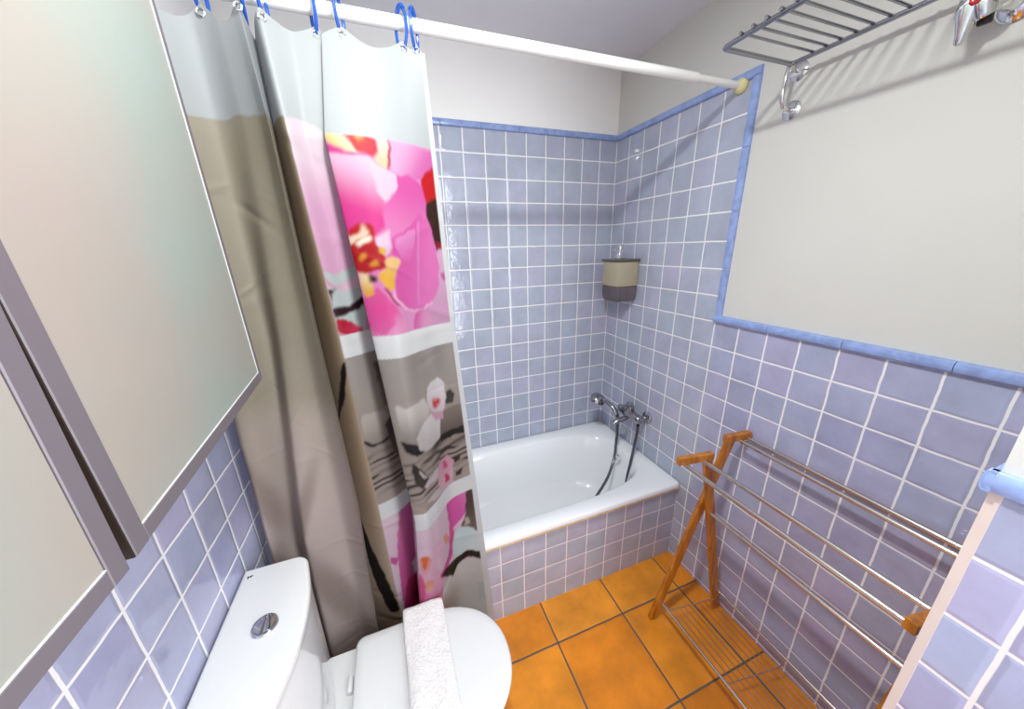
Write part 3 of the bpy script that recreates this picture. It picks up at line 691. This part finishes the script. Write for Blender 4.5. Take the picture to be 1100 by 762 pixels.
me = bpy.data.meshes.new('shower_curtain')
nv = NU * NZ
me.vertices.add(nv); me.vertices.foreach_set('co', np.stack([XX, YY, ZZ], -1).astype(np.float32).ravel())
idx = np.arange(nv).reshape(NZ, NU)
q = np.stack([idx[:-1, :-1], idx[:-1, 1:], idx[1:, 1:], idx[1:, :-1]], -1).reshape(-1, 4)
me.loops.add(q.size); me.loops.foreach_set('vertex_index', q.ravel().astype(np.int32))
me.polygons.add(len(q)); me.polygons.foreach_set('loop_start', (np.arange(len(q)) * 4).astype(np.int32))
me.update(calc_edges=True)
me.polygons.foreach_set('use_smooth', np.ones(len(q), bool))
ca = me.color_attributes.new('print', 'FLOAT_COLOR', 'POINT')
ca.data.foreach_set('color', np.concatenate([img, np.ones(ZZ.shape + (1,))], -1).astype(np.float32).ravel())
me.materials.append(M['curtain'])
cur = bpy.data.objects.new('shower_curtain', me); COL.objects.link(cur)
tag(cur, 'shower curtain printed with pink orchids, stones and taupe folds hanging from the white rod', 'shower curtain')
# eyelets and rings
spots = []
for u in RU:
    u1 = np.array([[u]]); z1 = np.array([[2.066]]); x, y = cloth(u1, z1)
    x, y = float(x[0, 0]), float(y[0, 0]); spots.append((x, y))
    bm = B(); add_tube(bm, [(x + .0065 * math.cos(t), y - .0015, 2.066 + .0065 * math.sin(t)) for t in [2 * PI * k / 20 for k in range(20)]], .0018, 8, closed=True)
    o = obj('eyelet', bm, M['chrome'], cur); o['label'] = 'small metal eyelet'
where = [None, 'blue plastic curtain ring on the wide taupe fold nearest the wall cabinet',
         'blue plastic curtain ring at the right edge of the wide taupe fold',
         'blue plastic curtain ring above the narrow taupe fold',
         'blue plastic curtain ring just left of the orchid panel', 'blue plastic curtain ring at the left end of the orchid panel',
         'blue plastic curtain ring second from the free edge of the curtain', 'blue plastic curtain ring nearest the free edge of the curtain']
ring0 = None
for i, ((x, y), lab) in enumerate(zip(spots, where)):
    if lab is None: continue        # hidden behind the wall cabinet
    if ring0 is None:
        bm = B()
        path = []
        for k in range(40):
            t = 2 * PI * k / 40; z = math.sin(t)
            path.append((.0, .0205 * math.cos(t) * (1 - .35 * (z < 0) * z * z), .0435 * z))
        add_tube(bm, path, .0036, 10, closed=True)
        ring0 = obj('curtain_ring', bm, M['blue_ring'], None); r = ring0
        bm = B(); add_tube(bm, smooth_path([(-.0005, -.012, .036), (0, -.005, .0435), (0, .006, .0435), (.0005, .013, .034)], 5), .0048, 10)
        clip0 = obj('clip', bm, M['blue_ring'], None); clip0.parent = ring0; c = clip0
    else:
        r = ring0.copy(); COL.objects.link(r)
        c = clip0.copy(); COL.objects.link(c); c.parent = r
    r.location = (x, RY - .006 + (y - RY) * .35, 2.1055)
    r.rotation_euler = (math.atan2(y - RY, .09) * -.35, 0, [.1, -.25, .2, -.15, .3, -.3, .55, -.45][i])
    tag(r, lab, 'curtain ring', 'blue rings on the curtain rod')

# ================================================================== TOILET
TC = -1.047
wc = thing('toilet', 'white close-coupled toilet with closed lid beside the shower curtain', 'toilet', (-1.40, TC, 0))
def arc(cx, cy, r, a0, a1, n=7): return [(cx + r * math.cos(a0 + (a1 - a0) * k / n), cy + r * math.sin(a0 + (a1 - a0) * k / n)) for k in range(n + 1)]
def tank_outline(ins, xb=-1.704, bow=.024):
    xf = -1.551 - ins; hw = .187 - ins; r = .036
    P = [(xb, TC - hw), ]
    P += arc(xf - r, TC - hw + r, r, -PI / 2, -.12)
    for k in range(1, 12):
        t = -1 + 2 * k / 12; P.append((xf + bow * (1 - t * t), TC + t * (hw - r)))
    P += arc(xf - r, TC + hw - r, r, .12, PI / 2)
    P.append((xb, TC + hw))
    return P
bm = B()
rg = []
for z, ins in [(.392, .010), (.43, .008), (.55, .007), (.70, .006), (.782, .004)]:
    rg.append([(x, y, z) for x, y in tank_outline(ins)])
ring_loft(bm, rg); obj('cistern', bm, M['white_ceramic'], wc)
bm = B(); add_prism(bm, tank_outline(0), .783, .815, .010, 4); obj('cistern_lid', bm, M['white_ceramic'], wc)
bm = B(); add_lathe(bm, [(0, 0), (.0255, 0), (.0265, .003), (.0248, .006), (.0222, .0065), (.022, .0045), (0, .0045)], (-1.608, TC + .004, .8145), (0, 0, 1), 32)
for s in (-1, 1):
    add_prism(bm, [(-1.608 + s * (.0012 + a * .0), TC + .004 + b) for a, b in [(0, .020)]] + [(-1.608 + s * max(.0012, .0205 * math.cos(t)), TC + .004 + .0205 * math.sin(t)) for t in [PI / 2 - PI * k / 14 for k in range(1, 14)]] + [(-1.608 + s * .0012, TC + .004 - .020)], .8185, .8215, .0008, 2)
o = obj('flush_button', bm, M['chrome'], wc); o['label'] = 'round chrome dual flush button'
bm = B()
LM = Matrix.Translation((-1.682, -.888, .8151)) @ Matrix.Rotation(.2, 4, 'Z')
add_box(bm, (-.006, -.0012, 0), (.006, .0012, .0006), LM); add_box(bm, (-.006, -.0045, 0), (-.0035, .003, .0006), LM); add_box(bm, (.0005, -.004, 0), (.0028, .001, .0006), LM)
o = obj('maker_mark', bm, M['logo'], wc); o['label'] = 'tiny black printed mark'
def dshape(x0, tip, w, xc, z, N=20, back_r=.03):
    P = [(x0, TC - w + back_r)] + arc(x0 + back_r, TC - w + back_r, back_r, PI, 1.5 * PI, 5)[1:]
    for k in range(N + 1):
        t = -PI / 2 + PI * k / N
        c = math.cos(t); s = math.sin(t)
        P.append((xc + (tip - xc) * abs(c) ** .92, TC + w * math.copysign(abs(s) ** .94, s)))
    P += arc(x0 + back_r, TC + w - back_r, back_r, .5 * PI, PI, 5)
    return [(x, y, z) for x, y in P]
bm = B()
ring_loft(bm, [dshape(-1.66, -1.235, .105, -1.36, 0), dshape(-1.66, -1.238, .103, -1.36, .02), dshape(-1.655, -1.245, .096, -1.36, .08), dshape(-1.655, -1.225, .105, -1.34, .18),
               dshape(-1.66, -1.160, .135, -1.31, .27), dshape(-1.67, -1.100, .165, -1.28, .34), dshape(-1.69, -1.066, .181, -1.27, .385), dshape(-1.692, -1.064, .182, -1.27, .398), dshape(-1.688, -1.070, .178, -1.27, .404)])
obj('bowl', bm, M['white_ceramic'], wc)
bm = B(); add_prism(bm, [p[:2] for p in dshape(-1.494, -1.052, .185, -1.27, 0, 26, .02)], .4045, .4165, .004, 3); obj('seat', bm, M['plastic'], wc)
bm = B()
L = [(.4175, .004), (.4185, .001), (.425, 0), (.430, .002), (.4335, .008), (.4355, .03), (.4365, .09)]
ring_loft(bm, [dshape(-1.492 + i, -1.046 - i, .189 - i, -1.27, z, 26, .025) for z, i in L]); obj('lid', bm, M['plastic'], wc, angle=50)
for y in (-.075, .075):
    bm = B(); add_lathe(bm, [(0, 0), (.007, 0), (.008, .003), (.008, .037), (.007, .04), (0, .04)], (-1.503, TC + y - .02, .4130), (0, 1, 0), 20); obj('hinge', bm, M['plastic'], wc)

# folded towel lying over the lid
bm = B(); rg = []
rn = random.Random(4)
for i in range(61):
    t = i / 60; y = -.842 - .40 * t; dz = 0
    e = 1 - max(0, (.03 - t) / .03) ** 2 * .5
    e2 = 1 - max(0, (t - .97) / .03) ** 2 * .5
    ring = []; x0 = -1.282 + .006 * t; hw = .0655 * (.97 + .03 * e) + .0012 * math.sin(9 * t) ; hh = .0165 * e * e2
    for k in range(44):
        a = 2 * PI * k / 44; c, s = math.cos(a), math.sin(a)
        X = math.copysign(abs(c) ** .45, c); Z = math.copysign(abs(s) ** .6, s)
        groove = .0035 * math.exp(-((Z * hh) / .004) ** 2) * (abs(X) > .9)
        sag = .002 * math.sin(5 * X + 7 * t)
        ring.append((x0 + X * (hw - groove) + rn.uniform(-.0006, .0006), y + rn.uniform(-.0006, .0006), .4365 + .0165 + Z * hh + (sag if s > .1 else 0) + rn.uniform(-.0004, .0004)))
    rg.append(ring)
ring_loft(bm, rg)
tw = obj('folded_towel', bm, M['towel'], None, origin=(-1.28, -1.04, .437), angle=70)
tag(tw, 'white folded towel laid across the toilet lid', 'towel')

# ================================================================== WALL CABINET
cab = thing('wall_cabinet', 'aluminium and frosted glass wall cabinet above the toilet cistern', 'cabinet', (-W, -1.37, 1.318))
ZB, ZC = 1.318, 2.10
ya, yb, yc = -.880, -1.362, -1.862
xa, xb_ = -1.5705, -1.5465
bm = B()
def slab(z0, z1): add_prism(bm, [(-W + .001, ya), (-W + .001, yc), (xb_, yc), (xb_, yb), (xa, ya)], z0, z1)
slab(ZB, ZB + .016); slab(ZC - .016, ZC)
add_box(bm, (-W + .001, yc, ZB + .016), (-W + .008, ya, ZC - .016))
for y, x in ((ya - .016, xa), (yb - .008, xb_ - .040), (yc, xb_)): add_box(bm, (-W + .008, y, ZB + .016), (x - .001, y + .016, ZC - .016))
obj('carcass', bm, M['cab'], cab, smooth=False)
bm = B(); add_box(bm, (-W + .008, yb + .01, 1.68), (xa - .012, ya - .017, 1.692)); add_box(bm, (-W + .008, yc + .017, 1.68), (xb_ - .012, yb - .01, 1.692)); obj('shelf', bm, M['cab_in'], cab, smooth=False)
def door(P, rz, rx, w, h, frame):
    Dm = Matrix.Translation(P) @ Matrix.Rotation(rz, 4, 'Z') @ Matrix.Rotation(rx, 4, 'X')
    l, r, b, t = frame
    bm = B()
    add_box(bm, (-.020, -w, 0), (0, -w + l, h), Dm, .001, 1); add_box(bm, (-.020, -r, 0), (0, 0, h), Dm, .001, 1)
    add_box(bm, (-.020, -w + l, 0), (-.0004, -r, b), Dm, .001, 1); add_box(bm, (-.020, -w + l, h - t), (-.0004, -r, h), Dm, .001, 1)
    d = obj('door', bm, M['alu'], cab, smooth=False)
    if r < .015:
        bm = B(); add_box(bm, (-.0195, -w - .0016, .001), (-.0012, -w + .0002, h - .001), Dm); o = obj('edge_strip', bm, M['dark_strip'], d, smooth=False); o['label'] = 'dark brown strip on the door edge'
    bm = B(); add_box(bm, (-.008, -w + l + .0006, b + .0006), (-.0018, -r - .0006, h - t - .0006), Dm); obj('glass_pane', bm, M['frost'], d, smooth=False)
    bm = B()
    add_box(bm, (-.0018, -w + l, b), (-.0006, -r, b + .0014), Dm); (add_box(bm, (-.0018, -r - .0010, b + .0014), (-.0006, -r, h - t), Dm) if r < .015 else None)
    o = obj('glass_seal', bm, M['alu_edge'], d, smooth=False); o['label'] = 'bright seal along the pane edge'
door((-W + .160, -.8765, 1.336), math.radians(2.5478), math.radians(2.222), .4815, .745, (.023, .0115, .020, .020))
door((-W + .184, -1.3725, 1.3175), 0, 0, .49, .76, (.02, .020, .020, .020))

# ================================================================== DRYING RACK
SH = -.14
def ry(x, near=False): return -.940 + SH * (x + .34) - (.602 if near else 0)
rack = thing('towel_drying_rack', 'folding towel rack of orange wood and steel bars against the blue tiles', 'towel rack', (-.17, -1.26, 0))
def beam(bm, p, q, wd, th):
    """rectangular beam from p to q; wd in the frame plane, th across it"""
    p, q = Vector(p), Vector(q); d = (q - p).normalized(); n = Vector((-SH, 1, 0)).normalized(); s = d.cross(n).normalized(); n = s.cross(d).normalized()
    R = Matrix((s, n, d)).transposed().to_4x4(); R.translation = p
    add_box(bm, (-wd / 2, -th / 2, 0), (wd / 2, th / 2, (q - p).length), R, .003, 2)
for near in (False, True):
    o_ = .011
    A0, A1 = (-.332, ry(-.332, near) + o_, .006), (-.100, ry(-.100, near) + o_, .878)
    B0, B1 = (-.026, ry(-.026, near) - o_, .006), (-.212, ry(-.212, near) - o_, .828)
    bm = B(); beam(bm, A0, A1, .034, .018); obj('leg', bm, M['wood'], rack, smooth=False)
    bm = B(); beam(bm, B0, B1, .034, .018); obj('leg', bm, M['wood'], rack, smooth=False)
    bm = B(); beam(bm, (-.338, ry(-.338, near) - o_, .842), (-.192, ry(-.192, near) - o_, .842), .030, .022); obj('arm', bm, M['wood'], rack, smooth=False)
    bm = B(); beam(bm, (-.124, ry(-.124, near) + o_, .889), (-.012, ry(-.012, near) + o_, .893), .030, .022); obj('arm', bm, M['wood'], rack, smooth=False)
for x, z, r in ((-.312, .826, .0078), (-.232, .828, .0078), (-.060, .876, .0078), (-.026, .882, .0078), (-.156, .570, .0078), (-.299, .096, .0062), (-.040, .118, .0062)):
    bm = B(); add_tube(bm, [(x, ry(x) , z), (x, ry(x, True), z)], r, 14); obj('bar', bm, M['steel_bar'], rack)
for k in range(9):
    x = -.262 + .025 * k
    bm = B(); add_tube(bm, [(x, ry(x) - .022, .082), (x, ry(x, True) + .022, .082)], .0016, 6); obj('shelf_wire', bm, M['steel_bar'], rack)
for t in (0, .5, 1):
    bm = B(); f_ = lambda x: ry(x) - .024 - (.602 - .048) * t
    add_tube(bm, [(-.299, f_(-.299), .094), (-.272, f_(-.272), .0795), (-.055, f_(-.055), .0795), (-.040, f_(-.040), .112)], .0022, 8); obj('shelf_crosswire', bm, M['steel_bar'], rack)

# ================================================================== TOWEL SHELF
sh = thing('wire_towel_shelf', 'dark chrome wire shelf high on the white wall', 'wall shelf', (0, -1.2, 2.05))
y0, y1, xo, xi, zs = -.896, -1.50, -.330, -.055, 2.100
bm = B()
def corner(c, a, b, r=.014): 
    c, a, b = Vector(c), Vector(a), Vector(b); p = c + (a - c).normalized() * r; q = c + (b - c).normalized() * r
    return [p + (c - p) * (2 * t * (1 - t)) + (q - p) * (t * t) + (c - p) * 0 for t in (0, .25, .5, .75, 1)] if False else [(1 - t) ** 2 * p + 2 * t * (1 - t) * c + t * t * q for t in (0, .25, .5, .75, 1)]
c4 = [(xo, y0, zs), (xo, y1, zs), (xi, y1, zs), (xi, y0, zs)]
path = []
for i in range(4): path += corner(c4[i], c4[i - 1], c4[(i + 1) % 4])
add_tube(bm, path, .0062, 12, closed=True); obj('frame', bm, M['wire'], sh)
for k in range(18):
    y = -.950 - .0322 * k
    if y < y1 + .02: break
    bm = B(); add_tube(bm, [(xo - .006, y, zs + .0062), (xi + .004, y, zs + .0062)], .0034, 8)
    add_lathe(bm, [(0, -.003), (.0045, -.002), (.0045, .003), (0, .004)], (xo - .007, y, zs + .0062), (-1, 0, 0), 10); obj('shelf_wire', bm, M['wire'], sh)
for y in (-.892, y1 + .03):
    bm = B()
    add_tube(bm, smooth_path([(-.004, y + .008, 2.094), (-.030, y + .004, 2.096), (xi, y, zs)], 5), .0065, 12)
    add_tube(bm, smooth_path([(xi, y, zs), (xi - .004, y + .002, 2.07), (xi - .002, y + .004, 2.02), (-.046, y + .005, 2.000), (-.030, y + .005, 1.993), (-.004, y + .006, 1.992)], 6), .0065, 12)
    obj('bracket', bm, M['chrome'], sh)
    for z in (2.094, 1.992):
        bm = B(); add_lathe(bm, [(0, 0), (.0265, 0), (.0265, .002), (.022, .005), (.010, .008), (0, .008)], (-.0002, y + .007, z), (-1, 0, 0), 26); obj('wall_flange', bm, M['chrome'], sh)

# ================================================================== RED DOT TAP
rt = thing('wall_tap', 'chrome wall tap with red dot beside the wire shelf', 'tap', (0, -1.287, 2.045))
bm = B(); add_lathe(bm, [(0, 0), (.031, 0), (.032, .004), (.026, .012), (.015, .018), (.014, .03), (0, .03)], (-.0002, -1.290, 2.045), (-1, 0, 0)); obj('escutcheon', bm, M['chrome'], rt)
bm = B(); add_tube(bm, smooth_path([(-.022, -1.289, 2.045), (-.048, -1.280, 2.048), (-.058, -1.262, 2.050)], 6), .0165, 16)
add_lathe(bm, [(0, -.024), (.019, -.024), (.0215, -.018), (.0215, .012), (.018, .02), (0, .022)], (-.058, -1.262, 2.048), (-.35, .25, 1), 24); obj('body', bm, M['chrome'], rt)
bm = B()
rg = []
for t, hw, th, off in [(0, .013, .009, .026), (.1, .018, .012, .018), (.3, .021, .013, .002), (.45, .019, .011, -.014), (.6, .014, .009, -.028), (.8, .0095, .007, -.046), (.95, .008, .006, -.058), (1, .005, .004, -.062)]:
    c = Vector((-.074 + .012 * t, -1.252 + .008 * t, 2.050 + off))
    rg.append([c + Vector((.55, .83, 0)) * 0 + Vector((.92, .38, 0)) * (th * math.sin(a)) + Vector((-.38, .92, 0)) * (hw * math.cos(a)) for a in [2 * PI * k / 16 for k in range(16)]])
ring_loft(bm, rg); obj('lever', bm, M['chrome'], rt)
bm = B(); add_lathe(bm, [(0, -.004), (.0085, -.004), (.0085, .001), (.006, .0025), (0, .003)], (-.0855, -1.259, 2.054), (-.8, -.35, .15), 20); o = obj('indicator', bm, M['red'], rt); o['label'] = 'red oval dot'
bm = B(); add_box(bm, (-.052, -1.276, 2.015), (-.040, -1.256, 2.036), None, .003); o = obj('dark_strip', bm, M['dark'], rt); o['label'] = 'black underside'
